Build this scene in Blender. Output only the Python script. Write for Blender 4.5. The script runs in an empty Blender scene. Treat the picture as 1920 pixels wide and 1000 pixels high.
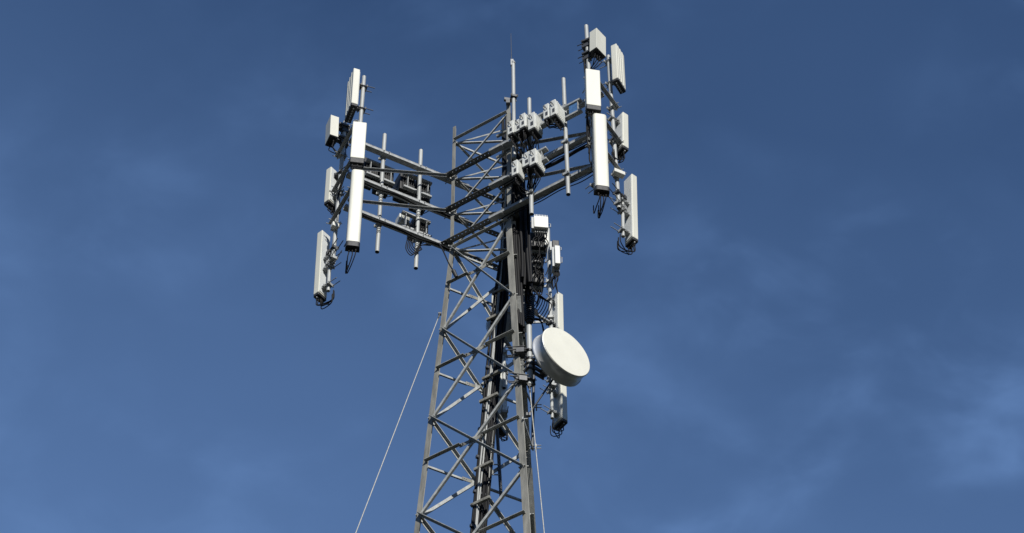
import bpy, bmesh, math, random
from mathutils import Vector, Matrix
random.seed(7)
C = bpy.context.scene.collection
V = Vector
PI = math.pi

# ------------------------------------------------------------------ camera
CAM = V((0.0, -23.598, 1.6))
PITCH, YAW, ROLL, FPX = 0.885719, 0.014324, -0.009507, 4188.82
cp, sp, cy, sy = math.cos(PITCH), math.sin(PITCH), math.cos(YAW), math.sin(YAW)
FW = V((sy*cp, cy*cp, sp)); R0 = V((cy, -sy, 0)); U0 = R0.cross(FW)
cr, sr = math.cos(ROLL), math.sin(ROLL)
RT = cr*R0 + sr*U0; UP = -sr*R0 + cr*U0
HB = 30.9653          # height at which the straight top section starts

def at(x, y, Y):
    """world point seen at pixel (x, y) of the 1920x1000 photograph at world depth Y"""
    d = FW*FPX + RT*(x-960) - UP*(y-500)
    return CAM + d*((Y-CAM.y)/d.y)

cd = bpy.data.cameras.new('camera'); co = bpy.data.objects.new('camera', cd); C.objects.link(co)
cd.sensor_width = 36; cd.sensor_fit = 'HORIZONTAL'; cd.lens = FPX/1920*36; cd.clip_end = 6000; cd.clip_start = .1
co.matrix_world = Matrix(((RT.x, UP.x, -FW.x, CAM.x), (RT.y, UP.y, -FW.y, CAM.y), (RT.z, UP.z, -FW.z, CAM.z), (0, 0, 0, 1)))
bpy.context.scene.camera = co

# ------------------------------------------------------------------ materials
def mat(name, col, rough=.5, metal=0., var=.0, scale=8., bump=0., col2=None, spec=None, streak=False):
    m = bpy.data.materials.new(name); m.use_nodes = True
    nt = m.node_tree; b = nt.nodes['Principled BSDF']
    b.inputs['Roughness'].default_value = rough; b.inputs['Metallic'].default_value = metal
    if spec is not None: b.inputs['Specular IOR Level'].default_value = spec
    if var > 0 or col2:
        tc = nt.nodes.new('ShaderNodeTexCoord'); mp = nt.nodes.new('ShaderNodeMapping')
        if streak: mp.inputs['Scale'].default_value = (1, 1, .18)
        nz = nt.nodes.new('ShaderNodeTexNoise'); nz.inputs['Scale'].default_value = scale; nz.inputs['Detail'].default_value = 6
        nz.inputs['Roughness'].default_value = .65
        cr_ = nt.nodes.new('ShaderNodeValToRGB')
        c2 = col2 or tuple(max(0, c*(1-var)) for c in col)
        c1 = tuple(min(1, c*(1+var*.5)) for c in col) if not col2 else col
        cr_.color_ramp.elements[0].position = .32; cr_.color_ramp.elements[1].position = .68
        cr_.color_ramp.elements[0].color = (*c2, 1); cr_.color_ramp.elements[1].color = (*c1, 1)
        geo = nt.nodes.new('ShaderNodeNewGeometry')
        nt.links.new(geo.outputs['Position'], mp.inputs['Vector']); nt.links.new(mp.outputs['Vector'], nz.inputs['Vector'])
        nt.links.new(nz.outputs['Fac'], cr_.inputs['Fac']); nt.links.new(cr_.outputs['Color'], b.inputs['Base Color'])
        mr = nt.nodes.new('ShaderNodeMapRange'); mr.inputs['To Min'].default_value = max(.05, rough-.12); mr.inputs['To Max'].default_value = min(1, rough+.15)
        nt.links.new(nz.outputs['Fac'], mr.inputs['Value']); nt.links.new(mr.outputs['Result'], b.inputs['Roughness'])
        if bump:
            bp = nt.nodes.new('ShaderNodeBump'); bp.inputs['Strength'].default_value = bump; bp.inputs['Distance'].default_value = .01
            nt.links.new(nz.outputs['Fac'], bp.inputs['Height']); nt.links.new(bp.outputs['Normal'], b.inputs['Normal'])
    else:
        b.inputs['Base Color'].default_value = (*col, 1)
    return m

M = dict(
    radome=mat('radome_white', (.645, .64, .555), .45, var=.08, scale=2.5, streak=True),
    box=mat('box_paint', (.70, .70, .64), .45, var=.10, scale=6),
    back=mat('antenna_back', (.62, .64, .63), .4, var=.10, scale=5),
    cap=mat('cap_black', (.018, .019, .021), .6, var=.3, scale=30),
    steel=mat('galvanised_steel', (.35, .362, .36), .55, .1, var=.34, scale=14),
    pipe=mat('galvanised_pipe', (.40, .412, .40), .55, .1, var=.24, scale=10, streak=True),
    leg=mat('weathered_leg_steel', (.240, .236, .208), .62, .05, var=.42, scale=9, streak=True),
    brace=mat('weathered_brace_steel', (.38, .39, .375), .58, .1, var=.36, scale=12),
    slot=mat('slotted_angle_steel', (.13, .135, .135), .6, .05, var=.3, scale=14),  # darker than the other steel: shade under the angles is put into the colour
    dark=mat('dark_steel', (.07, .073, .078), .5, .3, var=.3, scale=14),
    cable=mat('cable_black', (.009, .009, .010), .65, spec=.18),
    cable2=mat('cable_grey', (.30, .31, .30), .4, var=.2, scale=20),
    rru=mat('radio_white', (.60, .61, .575), .45, var=.10, scale=7),
    fin=mat('radio_fin_dark', (.013, .014, .015), .55, var=.3, scale=20),  # near black; on the left radios it stands in for shade from below
    alu=mat('drum_aluminium', (.60, .61, .61), .38, .5, var=.10, scale=4),
    dish=mat('dish_membrane', (.76, .75, .655), .5, var=.04, scale=3),
    rope=mat('guy_strand', (.46, .45, .40), .6, .1, var=.3, scale=30),
    blue=mat('blue_tag', (.04, .16, .50), .5),
    ground=mat('dark_ground', (.017, .020, .012), .95, col2=(.010, .012, .007), scale=.35),  # unseen ground, kept very dark to cut bounce onto steel undersides
)

# ------------------------------------------------------------------ mesh helpers
class MB:
    def __init__(s): s.v = []; s.f = []; s.sm = []
    def add(s, vs, fs, smooth=False):
        o = len(s.v); s.v += [V(v) for v in vs]; s.f += [[i+o for i in f] for f in fs]; s.sm += [smooth]*len(fs); return s
    def hexa(s, c, X, Y, Z, sx, sy, sz, bev=0., seg=2):
        X, Y, Z = V(X).normalized(), V(Y).normalized(), V(Z).normalized()
        if bev <= 0:
            vs = [c+X*(a*sx/2)+Y*(b*sy/2)+Z*(g*sz/2) for a, b, g in ((-1,-1,-1),(1,-1,-1),(1,1,-1),(-1,1,-1),(-1,-1,1),(1,-1,1),(1,1,1),(-1,1,1))]
            return s.add(vs, [(3,2,1,0),(4,5,6,7),(0,1,5,4),(1,2,6,5),(2,3,7,6),(3,0,4,7)])
        bm = bmesh.new(); bmesh.ops.create_cube(bm, size=1)
        for v in bm.verts: v.co = V((v.co.x*sx, v.co.y*sy, v.co.z*sz))
        bmesh.ops.bevel(bm, geom=bm.edges[:], offset=bev, segments=seg, affect='EDGES', profile=.5)
        bm.verts.index_update()
        vs = [c+X*v.co.x+Y*v.co.y+Z*v.co.z for v in bm.verts]; fs = [[v.index for v in f.verts] for f in bm.faces]; bm.free()
        return s.add(vs, fs, False)
    def prism(s, prof, p, q, X, Y, cap=True, smooth=False, q_scale=1.):
        """profile (x, y) swept from p to q"""
        n = len(prof); vs = [p+X*a+Y*b for a, b in prof]+[q+X*(a*q_scale)+Y*(b*q_scale) for a, b in prof]
        s.add(vs, [(i, (i+1) % n, n+(i+1) % n, n+i) for i in range(n)], smooth)
        if cap:
            s.add(vs[:n], [list(range(n))[::-1]]); s.add(vs[n:], [list(range(n))])
        return s
    def cyl(s, p, q, r, n=14, r2=None, cap=True):
        p, q = V(p), V(q); d = (q-p).normalized(); a = V((0, 0, 1)) if abs(d.z) < .9 else V((1, 0, 0))
        X = d.cross(a).normalized(); Y = d.cross(X)
        return s.prism([(r*math.cos(2*PI*i/n), r*math.sin(2*PI*i/n)) for i in range(n)], p, q, X, Y, cap, True, (r2/r if r2 else 1.))
    def tube(s, pts, r, n=6, sub=5):
        pts = [V(p) for p in pts]
        if len(pts) > 2 and sub > 1:
            e = [pts[0]*2-pts[1]]+pts+[pts[-1]*2-pts[-2]]; out = []
            for i in range(1, len(e)-2):
                a, b, c, d = e[i-1:i+3]
                for k in range(sub):
                    t = k/sub
                    out.append(.5*((2*b)+(c-a)*t+(2*a-5*b+4*c-d)*t*t+(-a+3*b-3*c+d)*t**3))
            pts = out+[pts[-1]]
        vs = []; N = V((.31, .52, .8)); m = len(pts)
        for i, p in enumerate(pts):
            d = (pts[min(i+1, m-1)]-pts[max(i-1, 0)]).normalized()
            X = (N-d*N.dot(d)); X = X.normalized() if X.length > 1e-4 else d.orthogonal().normalized()
            N = X; Y = d.cross(X)
            vs += [p+X*(r*math.cos(2*PI*k/n))+Y*(r*math.sin(2*PI*k/n)) for k in range(n)]
        fs = [(i*n+k, i*n+(k+1) % n, (i+1)*n+(k+1) % n, (i+1)*n+k) for i in range(m-1) for k in range(n)]
        s.add(vs, fs, True); s.add(vs[:n], [list(range(n))[::-1]]); s.add(vs[-n:], [list(range(n))])
        return s
    def revolve(s, c, ax, prof, n=64):
        """profile (radius, distance along axis) turned about ax through c"""
        ax = V(ax).normalized(); X = ax.orthogonal().normalized(); Y = ax.cross(X); m = len(prof); vs = []
        for r, h in prof: vs += [c+ax*h+X*(r*math.cos(2*PI*k/n))+Y*(r*math.sin(2*PI*k/n)) for k in range(n)]
        return s.add(vs, [(i*n+k, i*n+(k+1) % n, (i+1)*n+(k+1) % n, (i+1)*n+k) for i in range(m-1) for k in range(n)], True)
    def angle(s, p, q, n, w=.06, t=.007, out=1, top=True, w2=None, holes=0):
        """rolled steel angle from p to q: one leg flat in the face with normal n, the other standing out"""
        p, q, n = V(p), V(q), V(n); d = (q-p).normalized(); n = (n-d*n.dot(d)).normalized(); S = d.cross(n)
        if S.z < 0: S = -S
        L = (q-p).length; c = (p+q)/2; w2 = w2 or w
        s.hexa(c, S, n, d, w, t, L)
        e = S*((w/2-t/2) if top else -(w/2-t/2))
        s.hexa(c+e+n*(out*(w2/2+t/2)), S, n, d, t, w2, L)
        return s
    def build(s, name, m, parent=None):
        bm = bmesh.new(); vv = [bm.verts.new(v) for v in s.v]
        for f, sm in zip(s.f, s.sm):
            try: bf = bm.faces.new([vv[i] for i in f]); bf.smooth = sm
            except ValueError: pass
        bmesh.ops.recalc_face_normals(bm, faces=bm.faces[:])
        me = bpy.data.meshes.new(name); bm.to_mesh(me); bm.free(); me.materials.append(m)
        o = bpy.data.objects.new(name, me); C.objects.link(o)
        if parent is not None:
            o.parent = parent; w = world(parent); me.transform(Matrix.Translation(-w))
        else:
            lo = min((v.co for v in me.vertices), key=lambda c: c.z).copy(); me.transform(Matrix.Translation(-lo)); o.location = lo
        return o

def world(o):
    w = V(o.location)
    while o.parent: o = o.parent; w += o.location
    return w

def tag(o, label, cat, group=None, kind=None):
    if label: o['label'] = label
    if cat: o['category'] = cat
    if group: o['group'] = group
    if kind: o['kind'] = kind
    return o

def thing(name, loc, label, cat, group=None):
    o = bpy.data.objects.new(name, None); C.objects.link(o); o.location = loc; o.empty_display_size = .1
    return tag(o, label, cat, group)

def az(deg): return V((math.cos(math.radians(deg)), math.sin(math.radians(deg)), 0))
Z = V((0, 0, 1))

# ------------------------------------------------------------------ the lattice tower
SIDE, TAPER, PHI = 1.22, .111729, 3.088741
PANEL, Z1, Z2, Z3 = 2.0758, 3.0925, 2.0494, 1.0248
def width(z): return SIDE + (TAPER*(-z) if z < 0 else 0)
def corner(i, z):
    r = width(z)/math.sqrt(3); a = PHI + (i % 3)*2*PI/3
    return V((r*math.cos(a), r*math.sin(a), HB+z))
A, B, Cc = corner(0, 0), corner(1, 0), corner(2, 0)
def face(i, j):
    u = corner(j, 0)-corner(i, 0); u.z = 0; u.normalize(); n = V((u.y, -u.x, 0))
    if n.dot((corner(i, 0)+corner(j, 0))/2) < 0: n = -n
    return u, n
tower = thing('lattice_tower', (0, 0, 0), 'three-legged galvanised steel lattice tower carrying all the antennas', 'tower')

def leg_flange(mb, i, j, z0, z1, w=.125, t=.014):
    p, q = corner(i, z0), corner(i, z1); d = (q-p).normalized()
    e = corner(j, z0)-corner(i, z0); e.z = 0; e = (e-d*e.dot(d)).normalized(); n = d.cross(e)
    mb.hexa((p+q)/2+e*(w/2), e, n, d, w, t, (q-p).length)
for i, top in ((0, 3.54), (1, 3.45), (2, 3.45)):
    m = MB()
    for j in (i+1, i+2):
        leg_flange(m, i, j, -HB, 0, .106 if i == 1 else .082); leg_flange(m, i, j, 0, top, .072 if i == 1 else .060, .012)
    leg_ = m.build('leg', M['leg'], tower)
    s_ = MB()                                    # bolted splice at the foot of the straight section
    for j in (i+1, i+2):
        u, n = face(i, j % 3)
        c = corner(i, .13)+u*.034+n*.012*1.0
        s_.hexa(c, u, n, Z, .056, .012, .26)
        for dz in (-.09, -.03, .03, .09):
            for du in (-.014, .014): s_.cyl(c+u*du+Z*dz, c+u*du+Z*dz+n*.022, .009, 6)
    s_.build('splice_plate', M['steel'], leg_)

def bolts(mb, c, u, n, k=2, step=.035):
    for a in range(k): mb.cyl(c+u*(a*step), c+u*(a*step)+n*.03, .011, 6)
faces = [(0, 1, 'AB'), (0, 2, 'AC'), (1, 2, 'BC')]
def fpt(i, j, z, s):   # point on the face i-j, s = 0 at leg i
    return corner(i, z)*(1-s)+corner(j, z)*s
def hbrace(i, j, z, w=.06, out=1, nm='horizontal_brace', plate=True, w2=None):
    top = True
    if (i, j) == (0, 2): w, w2, out, top = .038, .020, 1, False
    elif out > 0: w, w2 = .022, .046
    u, n = face(i, j); W = width(z); g = .05/W
    if not plate:
        MB().angle(fpt(i, j, z, g)+n*.015, fpt(i, j, z, 1-g)+n*.015, n, w, .008, out, top, w2).build(nm, M['brace'], tower); return
    h = .17/W+.02
    MB().angle(fpt(i, j, z, g)+n*.015, fpt(i, j, z, .5-h)+n*.015, n, w, .008, out, top, w2).build(nm, M['brace'], tower)
    MB().angle(fpt(i, j, z, .5+h)+n*.015, fpt(i, j, z, 1-g)+n*.015, n, w, .008, out, top, w2).build(nm, M['brace'], tower)
    m = MB(); c = fpt(i, j, z, .5)
    m.hexa(c+n*.004, u, n, Z, .46, .008, .07)
    for a in (-.2, -.165, .165, .2): m.cyl(c+u*a, c+u*a+n*.04, .012, 6)
    m.build('tie_plate', M['leg'], tower)
def gusset(i, j, z, s, w=.16, h=.18):
    u, n = face(i, j); c = fpt(i, j, z, s); m = MB()
    m.hexa(c-n*.004, u, n, Z, w, .008, h)
    for a in (-.045, .045): m.cyl(c+u*a, c+u*a+n*.035, .012, 6)
    m.build('gusset_plate', M['brace'], tower)
lv = [0]
for k in range(5): lv.append(lv[-1]-PANEL)
while lv[-1] > -HB+4.5: lv.append(lv[-1]-(HB-5*PANEL)/5)
lv[-1] = -HB+.02
for i, j, nm in faces:
    u, n = face(i, j)
    # straight top section: one diagonal per panel
    zz = [Z1, Z2, Z3, 0]
    for k in range(3):
        a, b = zz[k], zz[k+1]
        if nm == 'AC': p, q, o = corner(i, a)+u*.05, corner(j, b)-u*.05, -1
        elif nm == 'AB': p, q, o = corner(i, b)+u*.05, corner(j, a)-u*.05, -1
        else: p, q, o = corner(i, a)+u*.05, corner(j, b)-u*.05, -1
        (MB().angle(p, q, n, .022, .006, o, True, .034) if nm == 'AC' else MB().angle(p, q, n, .030, .006, o, False, .022)).build('diagonal_brace', M['brace'], tower)
    hbrace(i, j, Z1, .065, 1 if nm == 'AB' else -1, plate=False)
    hbrace(i, j, 0, .07, 1, plate=False)
    # tapered section: crossed diagonals with a horizontal through the crossing
    for k in range(len(lv)-1):
        zt, zb = lv[k], lv[k+1]
        wt, wb = width(zt), width(zb); zc = zt-(zt-zb)*wt/(wt+wb)
        w = .062+.004*k
        pi, qi = corner(i, zt)+u*.05+n*.012, corner(j, zb)-u*.05+n*.012
        pj, qj = corner(i, zb)+u*.05-n*.006, corner(j, zt)-u*.05-n*.006
        if nm == 'AC':       # seen from inside
            MB().angle(pi, qi, n, .036+.003*k, .008, -1, True, .048+.003*k).build('diagonal_brace', M['brace'], tower)
            MB().angle(pj-n*.02, qj-n*.02, n, .042+.003*k, .008, 1, False, .03).build('diagonal_brace', M['brace'], tower)
        else:
            MB().angle(pi, qi, n, .022+.002*k, .008, 1, True, .060+.003*k).build('diagonal_brace', M['brace'], tower)
            MB().angle(pj, qj, n, .040+.003*k, .008, -1, False, .03).build('diagonal_brace', M['brace'], tower)
        hbrace(i, j, zc, .062, 1 if nm != 'AC' else -1)
        if k < 5:
            gusset(i, j, zc, .5, .13, .15)
            gusset(i, j, zb, .06/width(zb), .09, .16); gusset(i, j, zb, 1-.06/width(zb), .09, .16)
for z in (Z1-.02, Z2-.05, Z3-.03, -.02):       # plan bracing inside the top section
    mid = (corner(1, z)+corner(2, z))/2
    d = (mid-corner(0, z)).normalized(); side = V((-d.y, d.x, 0))
    MB().angle(corner(0, z)+d*.06, mid-d*.03, side, .018, .007, 1, True, .045).build('plan_brace', M['brace'], tower)
    q = (corner(0, z)+corner(2, z))/2; q2 = corner(1, z)*.75+corner(2, z)*.25
    d2 = (q2-corner(0, z)).normalized(); side = V((d2.y, -d2.x, 0))
    MB().angle(corner(0, z-.05)+d2*.08, q2+Z*-.05-d2*.04, side, .036, .007, -1, True, .02).build('plan_brace', M['brace'], tower)

# ------------------------------------------------------------------ clamps, pipes
def clamp(mb, p, r, d, rods=.16, h=.045):
    """U-bolt clamp round a vertical pipe at p, jaws and threaded rods pointing along d"""
    d = V(d).normalized(); s = d.cross(Z)
    mb.cyl(p-Z*h/2, p+Z*h/2, r+.012, 12)
    mb.hexa(p+d*(r+.02), s, d, Z, .13, .018, .055)
    mb.hexa(p-d*(r+.02), s, d, Z, .13, .018, .055)
    for a in (-.05, .05): mb.cyl(p+s*a-d*(r+.05), p+s*a+d*rods, .008, 6)
    return mb
PR = .036
def mounting_pipe(p0, p1, label, clamps, r=PR, mtl='pipe', name='mounting_pipe'):
    t = thing(name, p0, label, 'pipe', 'vertical mounting pipes on the sector frames')
    m = MB(); m.cyl(p0, p1, r, 18, cap=False); m.cyl(p0+Z*.004, p1, r-.006, 18, cap=False); m.cyl(p1-Z*.008, p1, r, 18)
    m.build('tube', M[mtl], t)
    pc = MB(); pc.cyl(p0+Z*.012, p0+Z*.02, r-.007, 18); pc.build('end_plug', M['cap'], t)
    for z, d in clamps:
        mm = MB(); clamp(mm, V((p0.x, p0.y, HB+z)), r, d); mm.build('pipe_clamp', M['pipe'], t)
    return t

# ------------------------------------------------------------------ sector frames
def sp_(o, u, n, t, k, z): return V((o.x, o.y, HB+z)) + u*t + n*k
ZS = (2.05, 1.05, .15)
SECT = {'R': (B, *face(0, 1)), 'L': (A, *face(2, 0)), 'T': (Cc, *face(1, 2))}
END, NF, NB = 1.9, .48, -.27
POLE = {}
for key, lab in (('R', 'steel sector frame reaching out to the right over the sky, nearest the camera'),
                 ('L', 'steel sector frame reaching out to the left, carrying two bare pipes'),
                 ('T', 'steel sector frame behind the tower, seen end-on among dark cables')):
    o, u, n = SECT[key]
    fr = thing('sector_frame', sp_(o, u, n, 0, 0, 0), lab, 'antenna frame', 'three sector frames at the tower head')
    for z in ZS:
        m = MB(); p, q = sp_(o, u, n, -.36, .085, z), sp_(o, u, n, END+.03, .085, z); c = (p+q)/2; L = (q-p).length
        for k in (-.046, .046): m.hexa(c+n*k, n, Z, u, .007, .052, L)        # two webs back to back on flanges
        m.hexa(c-Z*.0298, n, Z, u, .104, .007, L); m.hexa(c+Z*.0298, n, Z, u, .104, .007, L)
        m.build('channel', M['steel'], fr)
        m = MB(); p, q = sp_(o, u, n, -1.34, .06, z-.015), sp_(o, u, n, .12, .06, z-.015); c = (p+q)/2; L = (q-p).length
        # slotted angle bolted across the tower face
        m.hexa(c-n*.03-Z*.004, n, Z, u, .008, .022, L); m.hexa(c+Z*.011-n*.007, n, Z, u, .054, .008, L); m.hexa(c+Z*.011+n*.0555, n, Z, u, .037, .008, L)
        k = -L/2+.06
        m.hexa(c+u*(-L/2+.02)+Z*.011+n*.0285, n, Z, u, .017, .008, .04)
        while k < L/2-.03: m.hexa(c+u*(k+.022)+Z*.011+n*.0285, n, Z, u, .017, .008, .057); k += .075
        for a in (-L/2+.12, L/2-.18): m.cyl(c+u*a-n*.06, c+u*a+n*.07, .012, 8)
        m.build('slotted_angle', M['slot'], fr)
        m = MB(); p, q = sp_(o, u, n, END+.065, NB-.07, z), sp_(o, u, n, END+.065, NF+.07, z)
        m.angle(p, q, u, .05, .008, 1, True); m.build('crossbar', M['steel'], fr)
        pl = MB(); c = sp_(o, u, n, -.02, .03, z)
        pl.hexa(c, u, n, Z, .2, .012, .17)
        for a in (-.07, .07):
            for b in (-.055, .055): pl.cyl(c+u*a+Z*b-n*.05, c+u*a+Z*b+n*.12, .01, 6)
        pl.build('leg_bracket', M['steel'], fr)
    for za, zb in ((ZS[0], ZS[1]), (ZS[1], ZS[2])):
        p, q = sp_(o, u, n, .12, -.02, za-.07), sp_(o, u, n, END+.02, -.02, zb+.05)
        m = MB().angle(p, q, n, .04, .006, -1 if key == 'L' else 1, True); m.build('tie_bar', M['steel'], fr)
    for nk, k in (('front', NF), ('back', NB)): POLE[key+nk] = sp_(o, u, n, END, k, 0)

# poles at the ends: near ones and far ones
UR, NR = SECT['R'][1:]; UL, NL = SECT['L'][1:]; UT, NT = SECT['T'][1:]
def pole(key, z0, z1, label, u):
    p = POLE[key]
    return mounting_pipe(V((p.x, p.y, HB+z0)), V((p.x, p.y, HB+z1)), label, [(z, u) for z in ZS])
pole('Rfront', -.6, 3.67, 'pipe behind the near white panels of the right frame, its tip above all other pipes', UR)
pole('Rback', -.75, 3.66, 'pipe at the far right end of the right frame behind the ridged white panel', UR)
pole('Lfront', -.75, 3.1, 'pipe at the far left end of the left frame between dark bracket clutter', UL)
pole('Lback', -.5, 3.54, 'pipe rising beside the tall ridged panel on the left frame', UL)
pole('Tback', -.75, 3.2, 'pipe of the rear frame seen through the tower lattice', UT)
POLE['Tfront'] = sp_(Cc, UT, NT, END, .575, 0)
pole('Tfront', -.75, 3.64, 'pipe right of the tower below the small junction box', UT)
def bare(key, t, k, z0, z1, label):
    o, u, n = SECT[key]; p = sp_(o, u, n, t, k, 0)
    return mounting_pipe(V((p.x, p.y, HB+z0)), V((p.x, p.y, HB+z1)), label, [(z, -n) for z in ZS])
bare('R', 1.215, .165, -.37, 2.96, 'bare pipe clamped to the right frame beside the flat blue plate')
bare('R', .505, .165, -.40, 2.90, 'pipe on the right frame holding the clustered white radio boxes')
bare('L', 1.255, .165, -.58, 2.73, 'bare pipe on the left frame, the farther from the tower of the two bare ones')
bare('L', .543, .165, -.61, 2.70, 'bare pipe on the left frame closest to the tower, cable loops beside it')
bare('T', .51, .22, .9, 3.0, 'short pipe stub right of the tower above the junction box')

# ------------------------------------------------------------------ antennas
def antenna(label, pole, azd, corner_sign, top, bot, w, d, style='flat', gap=.10, cat='antenna', name='panel_antenna',
            group='white panel antennas', mtl='radome', cables=4, cable_to=None, cap=.06, br=(.2, .8), outrig=False):
    F = az(azd); L = V((-F.y, F.x, 0)); sf, sl = corner_sign
    pole = V(pole)
    cyy = pole.y + F.y*(gap+d/2) + F.y*sf*d/2 + L.y*sl*w/2
    pt, pb = at(top[0], top[1], cyy), at(bot[0], bot[1], cyy)
    off = F*(sf*d/2)+L*(sl*w/2)
    ct, cb = pt-off, pb-off
    ax = (ct-cb); H = ax.length; ax.normalize()
    t = thing(name, cb, label, cat, group)
    m = MB()
    if style == 'round':            # D-shaped radome: curved front, flat back
        prof = [(w/2*math.copysign(abs(math.cos(a))**.36, math.cos(a)), -d/2+d*abs(math.sin(a))**.36) for a in [PI*k/24 for k in range(25)]]
        b = .018
        m.prism(prof, cb+ax*cap, ct-ax*b, L, F, True, True)
        m.prism([(x*.93, y*.93) for x, y in prof], ct-ax*b, ct, L, F, True, True)
        m.build('radome', M[mtl], t)
        c_ = MB(); c_.prism([(x*1.03, y*1.03) for x, y in prof], cb, cb+ax*(cap-.002), L, F, True, True); c_.build('bottom_cap', M['cap'], t)
    else:
        m.hexa(cb+ax*((H+cap)/2), L, F, ax, w, d, H-cap, .014 if style != 'box' else .006, 2)
        if style == 'ridged':       # shallow ribs running down the front
            for k in (-.3, -.05, .22):
                m.hexa(cb+ax*((H+cap)/2)+F*(d/2-.003)+L*(w*k), L, F, ax, w*.10, .02, H-cap-.03, .006, 1)
        m.build('radome', M[mtl], t)
        c_ = MB(); c_.hexa(cb+ax*(cap/2-.001), L, F, ax, w*.985, d*.97, cap, .008, 1)
        cap_ = c_.build('bottom_cap', M['cap'], t)
        if style != 'box':
            for k in range(6): MB().cyl(cb+L*(w*(k-2.5)*.14)-ax*.03, cb+L*(w*(k-2.5)*.14)+ax*.01, .014, 8).build('connector', M['steel'], cap_)
    # rear plate and brackets
    if style != 'box':
        m = MB(); m.hexa(cb+ax*((H+cap)/2)-F*(d/2+.004), L, F, ax, w*.86, .008, H-cap-.06, 0)
        m.build('back_plate', M['back'], t)
    for fz in br:
        c = cb+ax*(H*fz); pz = V((pole.x, pole.y, c.z)); bk = c-F*(d/2+.01)
        m = MB(); dirv = (bk-pz); dirv.z = 0; dl = max(dirv.length, .05); dv = dirv/dl if dl > .02 else F
        sd = dv.cross(Z)
        m.hexa((bk+pz)/2+Z*.02, sd, dv, Z, .07, dl, .012); m.hexa((bk+pz)/2-Z*.03, sd, dv, Z, .07, dl, .012)
        m.hexa(bk, L, F, Z, .12, .02, .13); clamp(m, pz, PR, dv, .1)
        m.cyl(pz-sd*.05-dv*.2, pz-sd*.05, .009, 6); m.cyl(pz+sd*.05-dv*.17, pz+sd*.05, .009, 6)
        if style == 'box':
            m.hexa(pz+dv*.02+Z*.04, sd, dv, Z, .17, .20, .05, .004, 1); m.hexa(pz-dv*.02-Z*.05, sd, dv, Z, .10, .14, .11)
        m.build('mounting_bracket', M['dark'] if style == 'box' or random.random() < .4 else M['steel'], t)
    if outrig:
        tp_ = cb-F*(d/2+.12); m = MB(); m.cyl(tp_+ax*(H*.04), tp_+ax*(H*.62), .03, 14); m.build('support_tube', M['pipe'], t)
        for fz in (.12, .40, .56):
            c = tp_+ax*(H*fz); m = MB(); m.hexa(c+F*.06, L, F, Z, .10, .12, .05); clamp(m, c, .03, F, .09)
            for q_ in (-.045, .045): m.cyl(c+L*q_-F*.22, c+L*q_, .008, 6)
            m.build('tube_clamp', M['steel'], t)
        for fz in (.44, .60):
            c = tp_+ax*(H*fz); pz = V((pole.x, pole.y, c.z)); dv = c-pz; dl = dv.length; dv.normalize(); sd = dv.cross(Z); m = MB()
            for dz in (-.03, .03): m.hexa((c+pz)/2+Z*dz, sd, dv, Z, .06, dl, .012)
            m.hexa((c+pz)/2, sd, dv, Z, .012, dl, .05); clamp(m, pz, PR, dv, .14)
            for q_ in (-.05, .05): m.cyl(pz+sd*q_-dv*.24, pz+sd*q_, .008, 6)
            m.hexa(c+Z*.01, sd, dv, Z, .14, .06, .09)
            m.build('tilt_arm', M['dark'] if fz > .5 else M['steel'], t)
    for k in range(cables):
        a = cb+L*(w*((k+.5)/max(cables, 1)-.5)*.7)+F*random.uniform(-.02, .02)
        e = V((pole.x, pole.y, a.z-random.uniform(.25, .4)))-F*.05+L*random.uniform(-.05, .05) if cable_to is None else V(cable_to)+V((random.uniform(-.05, .05), random.uniform(-.05, .05), random.uniform(-.06, .06)))
        dn = random.uniform(.12, .24)
        m = MB(); m.tube([a+Z*.02, a-Z*.08, a-Z*dn+L*random.uniform(-.02, .02), (a+e)/2-Z*(dn*.8)+F*random.uniform(-.05, .03), e, e+Z*.2], .009, 6, 5)
        m.cyl(a, a-Z*.07, .015, 8)
        m.build('jumper_cable', M['cable'], t)
    return t

LB, LF_, RB, RF = POLE['Lfront'], POLE['Lback'], POLE['Rback'], POLE['Rfront']
TF, TB = POLE['Tfront'], POLE['Tback']
# left sector
antenna('ridged white panel highest on the left frame, turned edge-on with a black underside', LF_, 200, (1, 1), (663.5, 127), (658.6, 196), .40, .12, 'ridged', .12, cables=0)
antenna('small white box antenna jutting out left, above the short rear panel', LB, 203, (1, 1), (620.5, 215), (618.8, 253), .26, .155, 'box', .14, cables=3, cap=.02)
antenna('flat white panel on the left frame facing the camera, cables fanning out below it', LF_, -82, (1, -1), (662, 227), (656, 303), .24, .12, 'flat', .07, cables=8, cap=.13, cable_to=LF_+V((-.02, .02, HB*0+1.15)))
antenna('long rounded white panel hanging lowest on the near pipe of the left frame', LF_, -82, (-1, -1), (658, 328), (647, 471), .225, .13, 'round', .09, cables=3, cap=.12)
antenna('short white panel at the far left, back and bracket turned to the camera', LB, 140, (-1, 1), (621, 311.7), (616.4, 378), .26, .12, 'flat', .13, cables=3)
antenna('long narrow white panel lowest at the far left, tangled brackets along its back', LB, 140, (-1, 1), (604.5, 430.6), (597, 551), .20, .12, 'flat', .30, cables=5, br=(), outrig=True)
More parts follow.
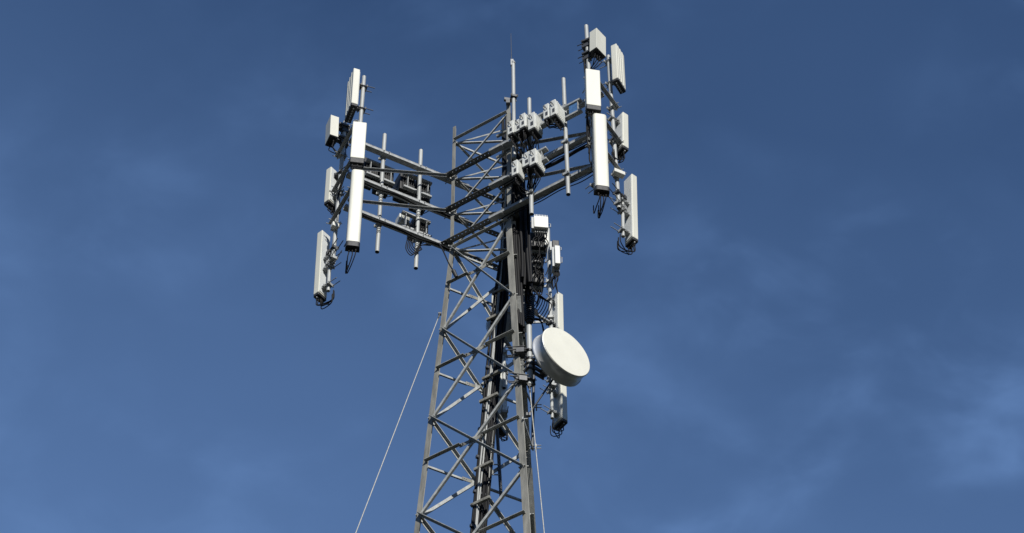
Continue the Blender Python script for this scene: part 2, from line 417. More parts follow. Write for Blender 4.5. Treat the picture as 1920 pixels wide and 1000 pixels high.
# right sector
antenna('small white box antenna topmost on the right frame beside a pipe tip', RF, -40, (1, -1), (1118.5, 52), (1118.5, 89.5), .265, .155, 'box', .10, cables=4, cap=.02)
antenna('ridged white panel farthest up on the right with a sloping black underside', RB, -29, (1, -1), (1155.5, 81), (1159, 149), .31, .115, 'ridged', .12, cables=0)
antenna('flat white panel facing the camera on the right frame, directly under the box antenna', RF, -80, (1, -1), (1098, 128), (1100, 203), .25, .13, 'flat', .07, cables=6, cap=.12)
antenna('long rounded white panel on the right frame, longest of those facing the camera there', RF, -80, (-1, -1), (1109, 223), (1113.6, 366), .235, .13, 'round', .09, cables=4, cap=.11)
antenna('short white panel at the far right showing its grey back and a blue tag', RB, 37, (-1, -1), (1167.8, 209), (1168.6, 276), .25, .125, 'flat', .12, cables=5)
antenna('long narrow white panel lowest at the far right, cables looping under it', RB, 37, (-1, -1), (1184.5, 325), (1187, 448), .21, .115, 'flat', .30, cables=5, br=(), outrig=True)
# rear sector
antenna('short white panel right of the tower just above the round dish', TF, 37, (-1, -1), (1046, 546.5), (1047.5, 622), .25, .125, 'flat', .12, cables=3)
antenna('long white panel hanging out from under the round dish', TF, 37, (-1, -1), (1050, 655), (1054.4, 788), .25, .125, 'flat', .24, cables=4, br=(), outrig=True)
antenna('pale panel half hidden behind the cable trunk inside the upper lattice', TB, 150, (-1, 1), (932, 549), (931.5, 618), .25, .12, 'flat', .1, cables=2)
antenna('shaded long panel behind the lower lattice, just right of the cable trunk', TB, 150, (-1, 1), (940, 668), (936, 800), .24, .13, 'round', .14, cables=3)

def small_box(label, px, Y, azd, sz):
    F = az(azd); L = V((-F.y, F.x, 0)); c = at(px[0], px[1], Y)
    t = thing('control_box', c-Z*(sz[2]/2), label, 'control box', 'small control boxes on the far pipes')
    MB().hexa(c, L, F, Z, *sz, .008, 2).build('housing', M['box'], t)
    m = MB(); m.hexa(c-F*(sz[1]/2+.03), L, F, Z, sz[0]*.5, .06, .05); m.build('mounting_bracket', M['steel'], t)
    return t
small_box('small white box on the far right pipe above the lowest long panel', (1160, 325.5), RB.y-.10, -64, (.20, .10, .09))
small_box('small pale box on the far left pipe above the lowest long panel', (628, 424), LB.y-.08, -60, (.12, .09, .10))

# ------------------------------------------------------------------ radio units
def radio(label, top, bot, Y, azd, w, d, mtl='rru', cables=3, drop=.45, to=None, group='remote radio boxes', fins='side', corner_sign=(1, 1), handle=True):
    F = az(azd); L = V((-F.y, F.x, 0)); sf, sl = corner_sign
    pt, pb = at(top[0], top[1], Y), at(bot[0], bot[1], Y); off = F*(sf*d/2)+L*(sl*w/2); ct = pt-off; cb = V((ct.x, ct.y, pb.z)); H = ct.z-cb.z
    t = thing('radio_unit', cb, label, 'radio unit', group)
    c = cb+Z*(H/2)
    MB().hexa(c+Z*.01, L, F, Z, w, d, H-.02, .010, 2).build('housing', M[mtl], t)
    m = MB()
    nf = 7
    for k in range(nf): m.hexa(c+L*(w/2+.012)+F*(d*((k+.5)/nf-.5)*.86), L, F, Z, .026, .008, H*.8)
    for k in range(4): m.hexa(c-F*(d/2+.012)+L*(w*((k+.5)/4-.5)*.8), L, F, Z, .008, .026, H*.8)
    m.build('heat_fins', M[mtl], t)
    m = MB(); m.hexa(cb-Z*.004, L, F, Z, w*.93, d*.93, .02)
    cp_ = m.build('connector_plate', M['cap'], t)
    for k in range(4): MB().cyl(cb+F*(d*(k-1.5)*.2)-Z*.06, cb+F*(d*(k-1.5)*.2), .016, 8).build('connector', M['cap'], cp_)
    if handle:
        m = MB(); a = ct+F*(d/2)-Z*(H*.22)-L*(w*.2)
        m.tube([a, a+F*.03+Z*.02, a+F*.035+Z*.0+L*w*.2, a+F*.03-Z*.05+L*w*.35, a-Z*.07+L*w*.35], .007, 6, 4)
        m.hexa(cb+Z*(H*.32)+F*(d/2+.002)+L*(w*.12), L, F, Z, w*.4, .006, H*.22)
        m.build('handle', M['dark'], t)
    for k in range(cables):
        a = cb+F*(d*(k/(max(1, cables-1))-.5)*.6)-Z*.05
        e = V(to) if to is not None else a+V((random.uniform(-.12, .12), random.uniform(-.05, .12), -drop))
        e = e+V((random.uniform(-.06, .06), random.uniform(-.06, .06), random.uniform(-.05, .05)))
        md = (a+e)/2+V((random.uniform(-.07, .07), random.uniform(-.05, .05), -random.uniform(.02, .15)))
        MB().tube([a, a-Z*.10, md, e], .008, 6, 6).build('jumper_cable', M['cable'], t)
    return t
RL = -123.0   # facing outward from the right frame
for lab, tp, bt, Y, w, d in (
    ('white radio box leftmost of the upper cluster, overlapping the tower mast', (961.6, 224.5), (964.5, 249), -1.02, .115, .2),
    ('plain white radio box second in the upper cluster, with a blank front', (975.3, 221.3), (976, 244), -1.06, .115, .22),
    ('white radio box with a curved dark handle, third in the upper cluster', (984, 210.7), (985, 237), -1.13, .115, .22),
    ('white finned radio box rightmost of the upper cluster, right of the pipe', (1001.6, 208.8), (1003, 239), -1.2, .135, .26),
    ('smaller white radio box standing left of the tall slab one by the bare pipe', (1028, 192.8), (1029.6, 220), -1.45, .11, .12),
    ('tall slab-like white radio box touching the bare pipe under the right antennas', (1041, 185.3), (1043, 214), -1.55, .11, .30),
    ('white radio box lowest of all, leftmost in the lower cluster', (969.6, 298.4), (972, 326), -1.08, .115, .2),
    ('plain white radio box in the middle of the lower cluster', (992.5, 282.4), (992.5, 308), -1.1, .15, .2),
    ('largest white finned radio box, at the right of the lower cluster', (1004, 277.3), (1004.8, 306), -1.2, .13, .29)):
    lowset = 'lower' in lab or 'lowest' in lab
    radio(lab, tp, bt, Y-.24, RL, w, d, 'rru', 6, .4, to=sp_(B, UR, NR, .45 if not 'bare pipe' in lab else 1.1, .1, (.2 if lowset else 1.1) if 'bare pipe' not in lab else 1.75), group='white radio boxes on the right frame')

def rack(label, key, t0, t1, k0, k1, z, zh=.30):
    """equipment bracket: two wide strut rails joined by a plate, clamped to the pipe"""
    o, u, n = SECT[key]
    r = thing('equipment_bracket', sp_(o, u, n, (t0+t1)/2, k0, z), label, 'bracket', 'brackets carrying radio boxes')
    for dz in (0, zh):
        c = sp_(o, u, n, (t0+t1)/2, (k0+k1)/2, z+dz)
        MB().hexa(c, u, n, Z, t1-t0, abs(k1-k0), .05, .004, 1).build('rail', M['steel'], r)
    for a in (-.36, .36):
        c = sp_(o, u, n, (t0+t1)/2+a*(t1-t0), (k0+k1)/2, z+zh/2)
        MB().hexa(c, u, n, Z, .012, abs(k1-k0)*.8, zh-.05).build('upright', M['steel'], r)
    return r
rack('bracket under the upper cluster of white radio boxes on the right frame', 'R', .16, .90, .21, .31, 1.74, .30)
rack('bracket clamped to the bare right pipe, a bluish plate on it', 'R', 1.16, 1.60, .215, .295, 1.60, .32)
rack('bracket under the lower cluster of white radio boxes on the right frame', 'R', .22, .90, .21, .31, .72, .30)
pl = MB(); o, u, n = SECT['R']; c = sp_(o, u, n, 1.44, .255, 1.765); pl.hexa(c, u, n, Z, .17, .04, .28, .006, 1)
pl = pl.build('filter_plate', mat('sky_blue_plate', (.10, .22, .42), .35, .4, var=.25, scale=18))
tag(pl, 'flat bluish metal plate right of the bare pipe on the right frame', 'plate')

# left frame: brackets, and radios whose underside shade is put into their black colour
for lab, t, z in (('bracket with two dark rails at the outer bare pipe of the left frame', 1.255, 1.53),
                  ('bracket with two bright-edged rails at the inner left pipe, between top and middle channel', .543, 1.58),
                  ('bracket at the inner left pipe just above the lowest channel, a white box on it', .543, .47)):
    rack(lab, 'L', t-.27, t+.27, .215, .28, z, .38)
ol, ul, nl = SECT['L']
def lradio(label, t, z0, h, w, d, mtl):
    z0 += .20; c = sp_(ol, ul, nl, t, .475, z0); F = nl; L = V((-F.y, F.x, 0))
    q = thing('radio_unit', c, label, 'radio unit', 'dark radio boxes on the left frame')
    MB().hexa(c+Z*(h/2), L, F, Z, w, d, h, .01, 2).build('housing', M[mtl], q)
    m = MB()
    for k in range(6): m.hexa(c+Z*(h/2)+L*(w*((k+.5)/6-.5)*.85)-F*(d/2+.014), L, F, Z, .008, .03, h*.8)
    m.build('heat_fins', M[mtl], q)
    m = MB()
    for k in range(4): m.cyl(c+L*(w*(k-1.5)*.2)-Z*.07, c+L*(w*(k-1.5)*.2), .016, 8)
    m.build('connector', M['cable2'], q)
    for k in range(4):
        a = c+L*(w*(k-1.5)*.2)-Z*.06; e = sp_(ol, ul, nl, t-.1+.05*k, .1, z0-.33)
        MB().tube([a, a-Z*.08, (a+e)/2-Z*random.uniform(.0, .12)+L*random.uniform(-.05, .05), e], .008, 6, 6).build('jumper_cable', M['cable'], q)
lradio('dark finned radio box on the outer left pipe, nearer the antennas', 1.255+.15, 1.42, .46, .27, .32, 'fin')
lradio('dark finned radio box on the outer left pipe, side toward the tower', 1.255-.15, 1.36, .50, .27, .32, 'fin')
lradio('dark radio box with pale connectors on the inner left pipe, middle height, outer side', .543+.16, 1.40, .50, .28, .32, 'fin')
lradio('dark radio box on the inner left pipe, middle height, tower side', .543-.15, 1.30, .60, .27, .32, 'fin')
lradio('pale radio box with a lit white front low on the inner left pipe', .543+.15, .56, .24, .2, .18, 'rru')
lradio('dark radio box low on the inner left pipe, tower side', .543-.14, .46, .36, .27, .30, 'fin')
for k in range(5):
    p = sp_(ol, ul, nl, .62+.03*k, .1, .05); q_ = sp_(ol, ul, nl, .40-.02*k, .08, .03)
    m = MB(); dn = .26+.05*k
    m.tube([p, p-Z*dn*.7+ul*.03, p-Z*dn-ul*.06, p-Z*(dn*.75)-ul*.14, (p+q_)/2-Z*.12, q_], .009, 6, 7)
    tag(m.build('cable_loop', M['cable']), 'black cable looping down under the inner end of the left frame', 'cable', 'cable loops under the left frame')

# rear sector: boxes hung in the shade right of the tower
def box_unit(name, label, top, size, Y, azd, mtl, fins=None, cat='box', group=None):
    F = az(azd); L = V((-F.y, F.x, 0)); w, d, h = size; c = at(top[0], top[1], Y)-Z*(h/2)
    q = thing(name, c-Z*(h/2), label, cat, group)
    MB().hexa(c, L, F, Z, w, d, h, .012, 2).build('housing', M[mtl], q)
    if fins:
        m = MB()
        for k in range(9): m.hexa(c+Z*(h/2+.03)+L*(w*((k+.5)/9-.5)*.95), L, F, Z, .010, d*.92, .07)
        m.hexa(c+Z*(h/2+.01), L, F, Z, w*.98, d*.9, .02)
        m.build('heat_fins', M[fins], q)
    m = MB()
    for k in range(6): m.cyl(c-Z*(h/2+.06)+L*(w*(k-2.5)*.15), c-Z*(h/2)+L*(w*(k-2.5)*.15), .013, 8)
    m.hexa(c-Z*(h/2+.006), L, F, Z, w*.9, d*.3, .012)
    m.build('connector', M['steel'], q)
    MB().hexa(c-L*(w/2+.02), L, F, Z, .04, d*.6, h*1.05).build('side_bracket', M['steel'], q)
    MB().tube([c+L*w/2+Z*h*.2, c+L*(w/2+.05)+Z*h*.2, c+L*(w/2+.05)-Z*h*.1, c+L*w/2-Z*h*.1], .008, 6, 1).build('handle', M['steel'], q)
    for k in range(6):
        a = c-Z*(h/2+.05)+L*(w*(k-2.5)*.15); e = a+V((random.uniform(-.2, .02), random.uniform(-.1, .1), -random.uniform(.35, .7)))
        MB().tube([a, a-Z*.12, (a+e)/2+V((random.uniform(-.08, .08), 0, random.uniform(-.05, .02))), e], .010, 6, 6).build('jumper_cable', M['cable'], q)
    return q
box_unit('junction_box', 'white junction box with a finned top right of the tower, above dark cables', (1013.5, 413), (.26, .16, .30), 1.15, -84, 'box', 'box', 'junction box')
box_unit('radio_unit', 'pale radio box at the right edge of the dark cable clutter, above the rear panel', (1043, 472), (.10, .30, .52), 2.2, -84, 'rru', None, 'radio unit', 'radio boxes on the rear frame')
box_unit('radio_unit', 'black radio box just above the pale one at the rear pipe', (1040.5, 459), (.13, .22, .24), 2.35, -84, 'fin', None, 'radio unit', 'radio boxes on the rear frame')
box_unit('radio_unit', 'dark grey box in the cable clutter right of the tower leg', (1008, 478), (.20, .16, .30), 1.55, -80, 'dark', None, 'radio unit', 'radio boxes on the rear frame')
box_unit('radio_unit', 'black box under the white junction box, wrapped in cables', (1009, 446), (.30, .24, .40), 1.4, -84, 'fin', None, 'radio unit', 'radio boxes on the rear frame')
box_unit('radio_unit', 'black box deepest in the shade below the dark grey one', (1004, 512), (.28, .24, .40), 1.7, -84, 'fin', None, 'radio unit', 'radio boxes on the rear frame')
pb = MB(); c = at(1025, 448, 1.2); pb.hexa(c, V((1, 0, 0)), V((0, 1, 0)), Z, .07, .03, .36, .004, 1)
tag(pb.build('bracket_plate', M['box']), 'narrow white bracket plate below the right corner of the junction box', 'bracket')
# arm that steadies the rear pipe and the ribbed housing it leaves from
s_ = thing('splice_enclosure', at(993, 600, 1.0), 'black ribbed cylinder beside the tower leg under the cable tangle', 'enclosure')
m = MB(); p0, p1 = at(993, 602, 1.0), at(992, 556, 1.0); p1 = V((p0.x, p0.y, p1.z)); m.cyl(p0, p1, .075, 20)
k = p0.z+.04
while k < p1.z-.03: m.cyl(V((p0.x, p0.y, k)), V((p0.x, p0.y, k+.025)), .088, 20); k += .055
m.build('casing', M['fin'], s_)
m = MB(); m.cyl(p0-Z*.05, p0, .05, 16); m.build('cable_gland', M['cap'], s_)
a0 = at(998, 585.5, 2.2); a1 = V((TF.x, TF.y, a0.z))
m = MB(); m.cyl(a0, a1, .03, 12); m.cyl(a0-V((.02, 0, 0)), a0+V((.02, 0, 0)), .05, 12)
tag(m.build('stand_off_arm', M['pipe']), 'short horizontal steel arm between the ribbed cylinder and the rear panel', 'arm')
for k in range(7):
    a = at(999+2*k, 540+3*k, 1.3); b = at(996+2*k, 575+k, 1.3)
    m = MB(); m.tube([a, a+V((.09+.02*k, .02, -.18)), a+V((.05, 0, -.42-.04*k)), b+V((.0, 0, -.08)), b], .009, 6, 7)
    tag(m.build('cable_loop', M['cable']), 'black cable loop hanging from the clutter right of the tower, above the stand-off arm', 'cable', 'cable loops right of the tower')
for k in range(2):
    a = at(998, 597+2*k, 1.2); b = at(1020+2*k, 640, 1.2)
    m = MB(); m.tube([a, a+V((.13, 0, -.04)), (a+b)/2+V((.08, 0, .05)), b, b-Z*.3], .012, 6, 7)
    tag(m.build('cable_loop', M['cable']), 'black cable curving from the ribbed cylinder down behind the round dish', 'cable', 'cables feeding the round dish')

# ------------------------------------------------------------------ microwave dishes
def dish(label, c, azd, R, depth, name='microwave_dish', hub_to=None, front='dish'):
    n = az(azd); t = thing(name, c-n*depth-Z*R, label, 'dish antenna', 'round microwave dishes')
    m = MB(); m.revolve(c, n, [(.0, .003), (R*.5, .002), (R*.9, .0006), (R*.972, 0.)], 96); m.revolve(c, n, [(R*.972, 0.), (R*.985, -.003), (R*.994, -.013)], 96); m.build('membrane', M[front], t)
    m = MB(); m.revolve(c, n, [(R*.985, -.014), (R*1.0, -.014), (R*1.0, -.03), (R*.985, -.034), (R*.985, -depth+.035), (R*1.035, -depth+.03), (R*1.035, -depth), (R*.97, -depth)])
    m.build('shroud', M['alu'], t)
    m = MB(); m.revolve(c, n, [(R*.97, -depth-.002), (R*.75, -depth-.07), (R*.4, -depth-.12), (R*.18, -depth-.14), (R*.18, -depth-.26), (.0, -depth-.26)]); m.build('reflector_back', M['steel'], t)
    return t, n
pz = at(993, 668, -.85); dp0, dp1 = at(993, 723, -.85), at(993, 612, -.85)
pipe_x = V((pz.x, pz.y, 0))
dpipe = mounting_pipe(V((pz.x, pz.y, dp0.z)), V((pz.x, pz.y, dp1.z)), 'thick short pipe between the tower leg and the round dish', [], r=.045)
dpipe['group'] = 'vertical mounting pipes on the sector frames'
for px in (660, 716):
    z = at(980, px, -.85).z; b = corner(1, z-HB); p = V((pz.x, pz.y, z))
    m = MB(); d = (b-p); d.z = 0; L = d.length; d.normalize(); s = d.cross(Z)
    for dz in (-.04, .04): m.hexa((b+p)/2+Z*dz, d, s, Z, L+.16, .03, .035)
    m.hexa(b-d*.02, d, s, Z, .12, .16, .13); clamp(m, p, .045, d, .1)
    for a in (-.07, .07): m.cyl(b+s*a-d*.16, b+s*a+d*.18, .011, 6); m.cyl(b+s*a*1.2+Z*.05-d*.1, b+s*a*1.2+Z*.05+d*.2, .009, 6)
    m.build('leg_clamp', M['dark'], dpipe)
dc = at(1062.7, 659.5, -1.12)
dt, dn = dish('round white microwave dish with a deep silver shroud, right of the tower', dc, -52, .465, .25)
hub = dc-dn*.48
m = MB(); j = V((pz.x, pz.y, hub.z)); m.cyl(hub+dn*.03, hub-dn*.10, .07, 14)
for dz in (-.12, .0, .12):
    m.hexa((hub-dn*.08+j)/2+Z*dz, (hub-dn*.08-j).normalized(), Z, (hub-j).cross(Z).normalized(), (hub-dn*.08-j).length, .05, .04)
    clamp(m, j+Z*dz, .045, (hub-j).normalized(), .16)
m.build('mount_joint', M['dark'], dt)
m = MB(); m.cyl(dc-dn*.27+V((-.05, 0, -.40)), at(989, 781, -.75), .014, 8)
m.hexa(at(991, 778, -.76), V((1, 0, 0)), V((0, 1, 0)), Z, .07, .05, .06); m.build('side_strut', M['dark'], dt)
# second dish behind the tower, facing away
dc2 = at(962, 612, 1.55)
dish('second drum dish behind the tower leg, dark back toward the camera', dc2, 62, .40, .22)
m = MB(); pv = at(969, 640, 1.0); m.cyl(V((pv.x, 1.02, pv.z-.8)), V((pv.x, 1.02, pv.z+.7)), .045, 14)
tag(m.build('mounting_pipe', M['pipe']), 'pipe holding the second drum dish behind the near tower leg', 'pipe')
# black stiffening pipe right of the leg
vp = at(1000, 700, -.35); m = MB(); b1 = at(1001, 690, -.35); b0 = at(998.4, 842, -.35)
sp2 = thing('stiffener_pipe', b0, 'thin black pipe running down beside the near tower leg below the dish', 'pipe')
m.cyl(b0, b1, .022, 12); m.build('tube', M['dark'], sp2)
for py in (765, 840):
    p = b0+(b1-b0)*((842-py)/152); q_ = corner(1, p.z-HB)
    m = MB(); m.hexa((p+q_)/2, (p-q_).normalized(), Z, (p-q_).cross(Z).normalized(), (p-q_).length+.08, .05, .02)
    for a in (-.03, .03): m.cyl(p+V((-.05, a, .02)), p+V((.13, a, .02)), .008, 6)
    m.hexa(p+V((.05, 0, 0)), V((1, 0, 0)), V((0, 1, 0)), Z, .02, .11, .06)
    m.build('bracket', M['steel'], sp2)

# ------------------------------------------------------------------ mast with lightning rod
mp = corner(1, 0)+V((.065, -.075, 0))
mt = thing('lightning_mast', V((mp.x, mp.y, HB+1.6)), 'slim steel mast with a needle-thin rod rising above the tower top', 'mast')
m = MB(); m.cyl(V((mp.x, mp.y, HB+1.6)), V((mp.x, mp.y, HB+4.56)), .034, 16); m.build('tube', M['pipe'], mt)
m = MB(); m.cyl(V((mp.x-.03, mp.y, HB+4.45)), V((mp.x-.035, mp.y, HB+5.5)), .0075, 8, .004); m.build('rod', M['dark'], mt)
m = MB(); m.hexa(V((mp.x-.02, mp.y, HB+4.52)), V((1, 0, 0)), V((0, 1, 0)), Z, .05, .06, .18); m.cyl(V((mp.x, mp.y, HB+4.50)), V((mp.x, mp.y, HB+4.54)), .042, 12); m.build('rod_holder', M['steel'], mt)
m = MB(); clamp(m, V((mp.x, mp.y, HB+3.42)), .034, V((-.2, .8, 0)), .14); m.hexa(V((mp.x-.08, mp.y+.05, HB+3.42)), V((1, .2, 0)), V((-.2, 1, 0)), Z, .18, .05, .07); m.hexa(V((mp.x-.1, mp.y+.03, HB+3.32)), V((1, 0, 0)), V((0, 1, 0)), Z, .07, .07, .10); m.build('mast_clamp', M['dark'], mt)

# ------------------------------------------------------------------ cable ladder and trunk of feeder cables
uac, nac = face(0, 2)
def acpt(x, y, inset=.12):
    """pixel onto the plane of the tapered far face, pulled inward"""
    z = 0
    for _ in range(12):
        c = corner(0, z)-nac*inset
        d = FW*FPX+RT*(x-960)-UP*(y-500); s = (c-CAM).dot(nac)/d.dot(nac); p = CAM+d*s; z = p.z-HB
    return p
path = [acpt(886, 1090), acpt(897, 990), acpt(906, 880), acpt(924, 705), acpt(938, 560), acpt(945, 470), acpt(947.5, 380), acpt(948, 300), acpt(947.5, 225)]
lad = thing('cable_ladder', path[0], 'perforated cable ladder climbing inside the far tower face', 'cable ladder')
off_u = V((UR.x, UR.y, 0))
m = MB(); m.tube([p+uac*-.05 for p in path], .022, 4, 3); m.build('rail', M['dark'], lad)
m = MB(); m.tube([p+uac*.08 for p in path[:6]], .018, 4, 3); m.build('rail', M['dark'], lad)
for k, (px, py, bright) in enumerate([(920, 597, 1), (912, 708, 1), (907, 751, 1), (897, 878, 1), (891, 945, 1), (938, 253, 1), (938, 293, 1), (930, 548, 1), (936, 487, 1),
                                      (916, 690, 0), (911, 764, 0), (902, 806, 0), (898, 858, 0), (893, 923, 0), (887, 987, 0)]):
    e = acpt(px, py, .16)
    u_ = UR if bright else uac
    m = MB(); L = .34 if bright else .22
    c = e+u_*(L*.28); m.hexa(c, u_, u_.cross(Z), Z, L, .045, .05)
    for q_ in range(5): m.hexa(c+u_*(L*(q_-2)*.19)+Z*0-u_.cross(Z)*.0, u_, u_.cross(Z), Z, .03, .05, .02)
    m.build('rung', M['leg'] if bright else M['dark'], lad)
bp0, bp1 = acpt(939.5, 931, .05), acpt(931, 790, .05)
m = MB(); m.cyl(bp0, bp1, .027, 12); m.build('stand_pipe', M['dark'], lad)
for py in (848, 871, 890):
    a = acpt(918+(860-py)*.12, py, .1); b = acpt(934+(py-848)*.05, py+.5, .06)
    m = MB(); m.cyl(a, b, .011, 8); m.build('spacer_rod', M['steel'], lad)
random.seed(3)
for k in range(15):
    ou = uac*(-.11+.21*((k*7) % 15)/14)+nac*(-.02-.05*((k*4) % 5)/4)
    top = 9 if k % 3 == 0 else (7 if k % 3 == 1 else 6)
    pts = []
    for i, p in enumerate(path[:top]):
        squeeze = 1.0 if i < 5 else .6
        pts.append(p+ou*squeeze+uac*random.uniform(-.012, .012)+nac*random.uniform(-.01, .01))
    if k % 3: pts.append(corner(1 if k % 2 else 2, .3+.12*k)*.6+path[7]*.4)
    m = MB(); m.tube(pts, .016 if k % 4 else .021, 7, 5)
    g = k in (4, 7, 11)
    tag(m.build('coaxial_cable', M['cable2'] if g else M['cable']),
        'grey coaxial feeder cable strapped in the trunk inside the tower' if g else 'black coaxial feeder cable strapped in the trunk inside the tower', 'cable',
        'grey feeder cables in the tower' if g else 'black feeder cables in the tower')
# dark feeders packed against the near-right face, behind the leg
random.seed(5)
for k in range(26):
    t0 = .08+.03*((k*5) % 11); nn = .04+.034*(k % 8)+random.uniform(-.01, .01)
    o, u, n = B, UT, NT
    zb_ = -1.75+random.uniform(0, .3) if k % 8 > 2 else -2.6; zt_ = 1.7+random.uniform(0, .5)
    pts = [V((o.x, o.y, HB+z))+u*(t0+random.uniform(-.02, .02))+n*(nn*(1 if z < .9 else .8)+.05*max(0, -z)*.5+random.uniform(-.015, .015)) for z in (zt_, 1.0, .5, 0, -.5, -1.0, min(zb_, -1.2))]
    pts = sorted(pts, key=lambda p: -p.z)
    m = MB(); m.tube(pts, .027, 8, 4)
    tag(m.build('trunk_cable', M['cable']), 'thick black cable in the dark bunch running down right of the near leg', 'cable', 'black trunk cables right of the near leg')
# feeders tied under the channels
for key, zz, cnt in (('L', ZS[1], 3), ('L', ZS[2], 3), ('R', ZS[1], 2), ('R', ZS[2], 2)):
    o, u, n = SECT[key]
    for k in range(cnt):
        pts = [sp_(o, u, n, 1.8-.4*i, .06-.03*k, zz-.07-.02*k-(.05+.03*k)*(i % 2)*random.uniform(.3, 1)) for i in range(6)]
        m = MB(); m.tube(pts, .010, 6, 5)
        nm = {'L': 'left', 'R': 'right'}[key]; lv_ = 'middle' if zz == ZS[1] else 'lowest'
        tag(m.build('feeder_cable', M['cable']), f'black cable tied under the {lv_} channel of the {nm} frame', 'cable', f'cables under the {lv_} channel of the {nm} frame')
# cables tied down the near poles and a thick bundle under the middle right channel
for key, pn, nm, z0_, z1_ in (('R', 'Rfront', 'right', 2.6, -.35), ('L', 'Lback', 'left', 1.75, .1)):
    o, u, n = SECT[key]; p_ = POLE[pn]
    for k in range(4):
        e_ = -u*.06+n*(.03*(k-1.5)); zz = [z0_-(z0_-z1_-.12*k)*i/6 for i in range(7)]
        pts = [V((p_.x, p_.y, HB+z))+e_+V((random.uniform(-.03, .03), random.uniform(-.03, .03), 0)) for z in zz]
        if k < 2: pts.append(pts[-1]-Z*.16+V((.03, 0, 0)))
        m = MB(); m.tube(pts, .013, 6, 5)
        tag(m.build('pole_cable', M['cable']), f'black cable tied down the near pipe behind the long {nm} panel', 'cable', f'cables down the near pipe of the {nm} frame')
o, u, n = SECT['R']
m = MB(); m.tube([sp_(o, u, n, .7+.2*i, .02, ZS[1]-.15-.02*math.sin(i*1.3)) for i in range(7)], .032, 8, 5)
tag(m.build('cable_bundle', M['cable']), 'thick black cable bundle slung just below the middle channel of the right frame', 'cable bundle')
o, u, n = SECT['L']
for k in range(3):
    pts = [sp_(o, u, n, END-.05, NB+.1*k+.05, 1.65-.1*k), sp_(o, u, n, END+.0, .05+.05*k, 1.35), sp_(o, u, n, END+.02, NF-.12, 1.12-.06*k), sp_(o, u, n, END+.02, NF-.02, .8), sp_(o, u, n, END, NF-.03+.02*k, .1)]
    m = MB(); m.tube(pts, .014, 6, 6)
    tag(m.build('crossing_cable', M['cable']), 'black cable crossing between the two pipes at the end of the left frame', 'cable', 'cables crossing the end of the left frame')
# loose cable with a black plug beside the left leg
m = MB(); a, b, c_ = at(832, 473, -.25), at(842, 495, -.25), at(850, 508, -.25)
hc = thing('hanging_cable', c_, 'loose black cable with a thick plug hanging beside the left leg', 'cable')
m.tube([sp_(A, UL, NL, .2, .02, .1), a, b, c_], .012, 6, 5); m.build('cord', M['cable'], hc)
m = MB(); m.cyl(c_, at(856, 520, -.25), .036, 10, .03); m.build('plug', M['cap'], hc)
# guy strands
def guy(p_top, p2, label):
    d = (p2-p_top); g = p_top+d*((p_top.z)/(p_top.z-p2.z))
    m = MB(); n_ = 24; m.tube([p_top.lerp(g, k/n_)-Z*(.9*math.sin(PI*k/n_)*0) for k in range(n_+1)], .0072, 6, 1)
    g_ = thing('guy_wire', g, label, 'guy wire', 'guy wires')
    m.build('strand', M['rope'], g_)
    e = (g-p_top).normalized(); k_ = MB(); k_.cyl(p_top-e*.03, p_top+e*.10, .016, 8); k_.cyl(p_top+e*.14, p_top+e*.22, .012, 8); k_.hexa(p_top+e*.02, V((1, 0, 0)), V((0, 1, 0)), Z, .05, .05, .03)
    k_.build('shackle', M['dark'], g_)
guy(at(825, 588, .0), at(667, 1000, -2.2), 'thin pale guy wire slanting down to the left from the left leg')
guy(at(992.6, 723, -.85), at(1020.5, 1000, -1.7), 'thin pale guy wire dropping steeply right of the near leg')

# ------------------------------------------------------------------ ground
m = MB(); n_ = 64; m.add([V((3000*math.cos(2*PI*k/n_), 3000*math.sin(2*PI*k/n_), 0)) for k in range(n_)], [list(range(n_))])
g = m.build('ground', M['ground']); g['kind'] = 'structure'

# unseen hilly ring, added to block low sky fill on the steel
random.seed(11); m = MB(); n_ = 120; rows = []
for q, (r_, h_) in enumerate(((620, 0), (760, 120), (900, 235), (1040, 300), (1300, 260))):
    rows.append([V(((r_+random.uniform(-25, 25))*math.cos(2*PI*k/n_), (r_+random.uniform(-25, 25))*math.sin(2*PI*k/n_),
                    -2 if q == 0 else h_*(1+.16*math.sin(5*2*PI*k/n_+1)+.10*math.sin(13*2*PI*k/n_))+random.uniform(-8, 8))) for k in range(n_)])
m.add([p for r_ in rows for p in r_], [(q*n_+k, q*n_+(k+1) % n_, (q+1)*n_+(k+1) % n_, (q+1)*n_+k) for q in range(4) for k in range(n_)], True)
g = m.build('sky_block_ring', mat('sky_block_green', (.040, .052, .026), .95, col2=(.026, .034, .018), scale=.02)); g['kind'] = 'structure'

# ------------------------------------------------------------------ light and sky
SUN_AZ, SUN_EL = -77, 36
sd = az(SUN_AZ)*math.cos(math.radians(SUN_EL))+Z*math.sin(math.radians(SUN_EL))
sl = bpy.data.lights.new('sun', 'SUN'); so = bpy.data.objects.new('sun', sl); C.objects.link(so)
sl.energy = 5.0; sl.angle = math.radians(.5); sl.color = (1, .965, .90)
so.rotation_euler = sd.to_track_quat('Z', 'Y').to_euler(); so.location = (0, -30, 40)
w = bpy.data.worlds.new('World'); bpy.context.scene.world = w; w.use_nodes = True
nt = w.node_tree; bg = nt.nodes['Background']
sky = nt.nodes.new('ShaderNodeTexSky'); sky.sky_type = 'NISHITA'; sky.sun_disc = False
sky.sun_elevation = math.radians(SUN_EL); sky.sun_rotation = math.radians(90-SUN_AZ)
sky.air_density = 1.0; sky.dust_density = 0; sky.ozone_density = 8
bg.inputs['Strength'].default_value = .092
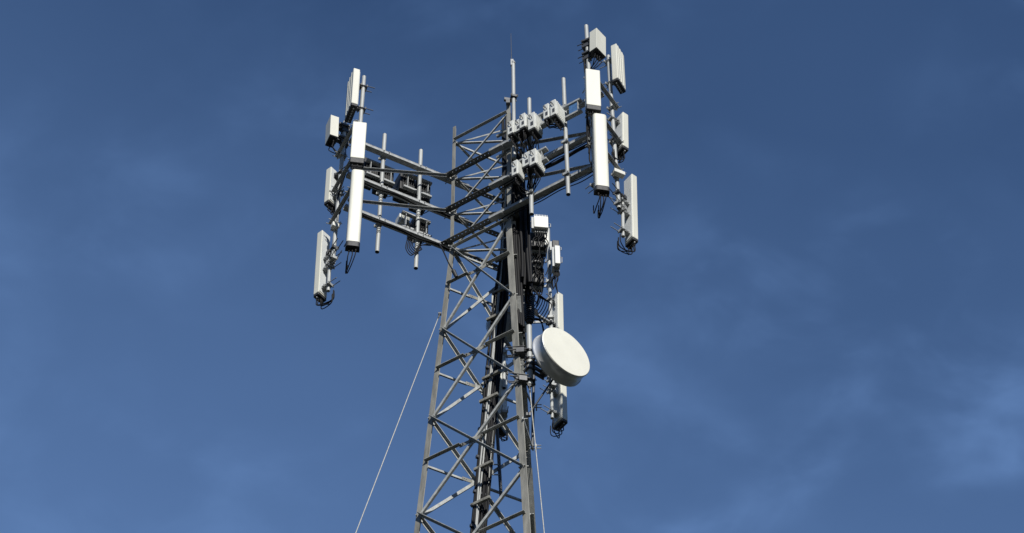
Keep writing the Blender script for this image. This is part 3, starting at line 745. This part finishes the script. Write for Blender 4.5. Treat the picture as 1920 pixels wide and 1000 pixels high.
# thin haze and cirrus, laid out over the directions of the sky
def nd(t): return nt.nodes.new('ShaderNode'+t)
def ln(a, b): nt.links.new(a, b)
tc = nd('TexCoord')
def noise(scale, rot, size, det, rough, dist, lo, hi, loc=(0, 0, 0)):
    mp_ = nd('Mapping'); mp_.inputs['Scale'].default_value = scale; mp_.inputs['Rotation'].default_value = rot; mp_.inputs['Location'].default_value = loc
    nz = nd('TexNoise'); nz.inputs['Scale'].default_value = size; nz.inputs['Detail'].default_value = det
    nz.inputs['Roughness'].default_value = rough; nz.inputs['Distortion'].default_value = dist
    mr = nd('MapRange'); mr.interpolation_type = 'SMOOTHSTEP'; mr.inputs['From Min'].default_value = lo; mr.inputs['From Max'].default_value = hi
    ln(tc.outputs['Generated'], mp_.inputs['Vector']); ln(mp_.outputs['Vector'], nz.inputs['Vector']); ln(nz.outputs['Fac'], mr.inputs['Value'])
    return mr.outputs['Result']
def math_(op, a, b):
    m_ = nd('Math'); m_.operation = op
    for k_, x in ((0, a), (1, b)):
        if isinstance(x, (int, float)): m_.inputs[k_].default_value = x
        else: ln(x, m_.inputs[k_])
    return m_.outputs[0]
def ramp(vec, pts, kind='SMOOTHSTEP'):
    """piecewise smooth function of the sky direction's component along vec"""
    dt_ = nd('VectorMath'); dt_.operation = 'DOT_PRODUCT'; ln(tc.outputs['Generated'], dt_.inputs[0]); dt_.inputs[1].default_value = vec
    mr = nd('MapRange'); mr.interpolation_type = kind; ln(dt_.outputs['Value'], mr.inputs['Value'])
    (x0, y0), (x1, y1) = pts
    mr.inputs['From Min'].default_value = x0; mr.inputs['From Max'].default_value = x1; mr.inputs['To Min'].default_value = y0; mr.inputs['To Max'].default_value = y1
    return mr.outputs['Result']
haze = math_('MULTIPLY', ramp((.20, 0, 1), ((.66, .34), (.83, 0)), 'LINEAR'), ramp((0, 0, 1), ((.42, .15), (.66, 1))))
veil = noise((3.5, 5, 6), (.3, .5, .4), 1.0, 3, .5, .3, .35, .75)
wisp = noise((17, 23, 26), (.5, .2, .9), 1.0, 4, .5, .25, .36, .84, (2.3, 1.1, .4))
wisp2 = noise((7, 9, 12), (.1, .4, .2), 1.0, 3, .5, .4, .38, .72, (5.1, .7, 2.2))
mott = math_('MULTIPLY', math_('MULTIPLY', wisp, wisp2), math_('MULTIPLY', ramp((1, 0, 0), ((-.16, .4), (.16, 1))), ramp((0, 0, 1), ((.70, 1), (.88, .45)))))
f_ = math_('ADD', haze, math_('ADD', math_('MULTIPLY', veil, .055), math_('MULTIPLY', mott, .60)))
mx = nd('Mix'); mx.data_type = 'RGBA'; mx.inputs[7].default_value = (1.95, 3.55, 7.1, 1)
ln(f_, mx.inputs[0]); ln(sky.outputs['Color'], mx.inputs[6]); ln(mx.outputs[2], bg.inputs['Color'])

sc = bpy.context.scene
sc.view_settings.view_transform = 'Standard'; sc.view_settings.look = 'None'; sc.view_settings.exposure = 0; sc.view_settings.gamma = 1
sc.render.resolution_x = 1024; sc.render.resolution_y = 533
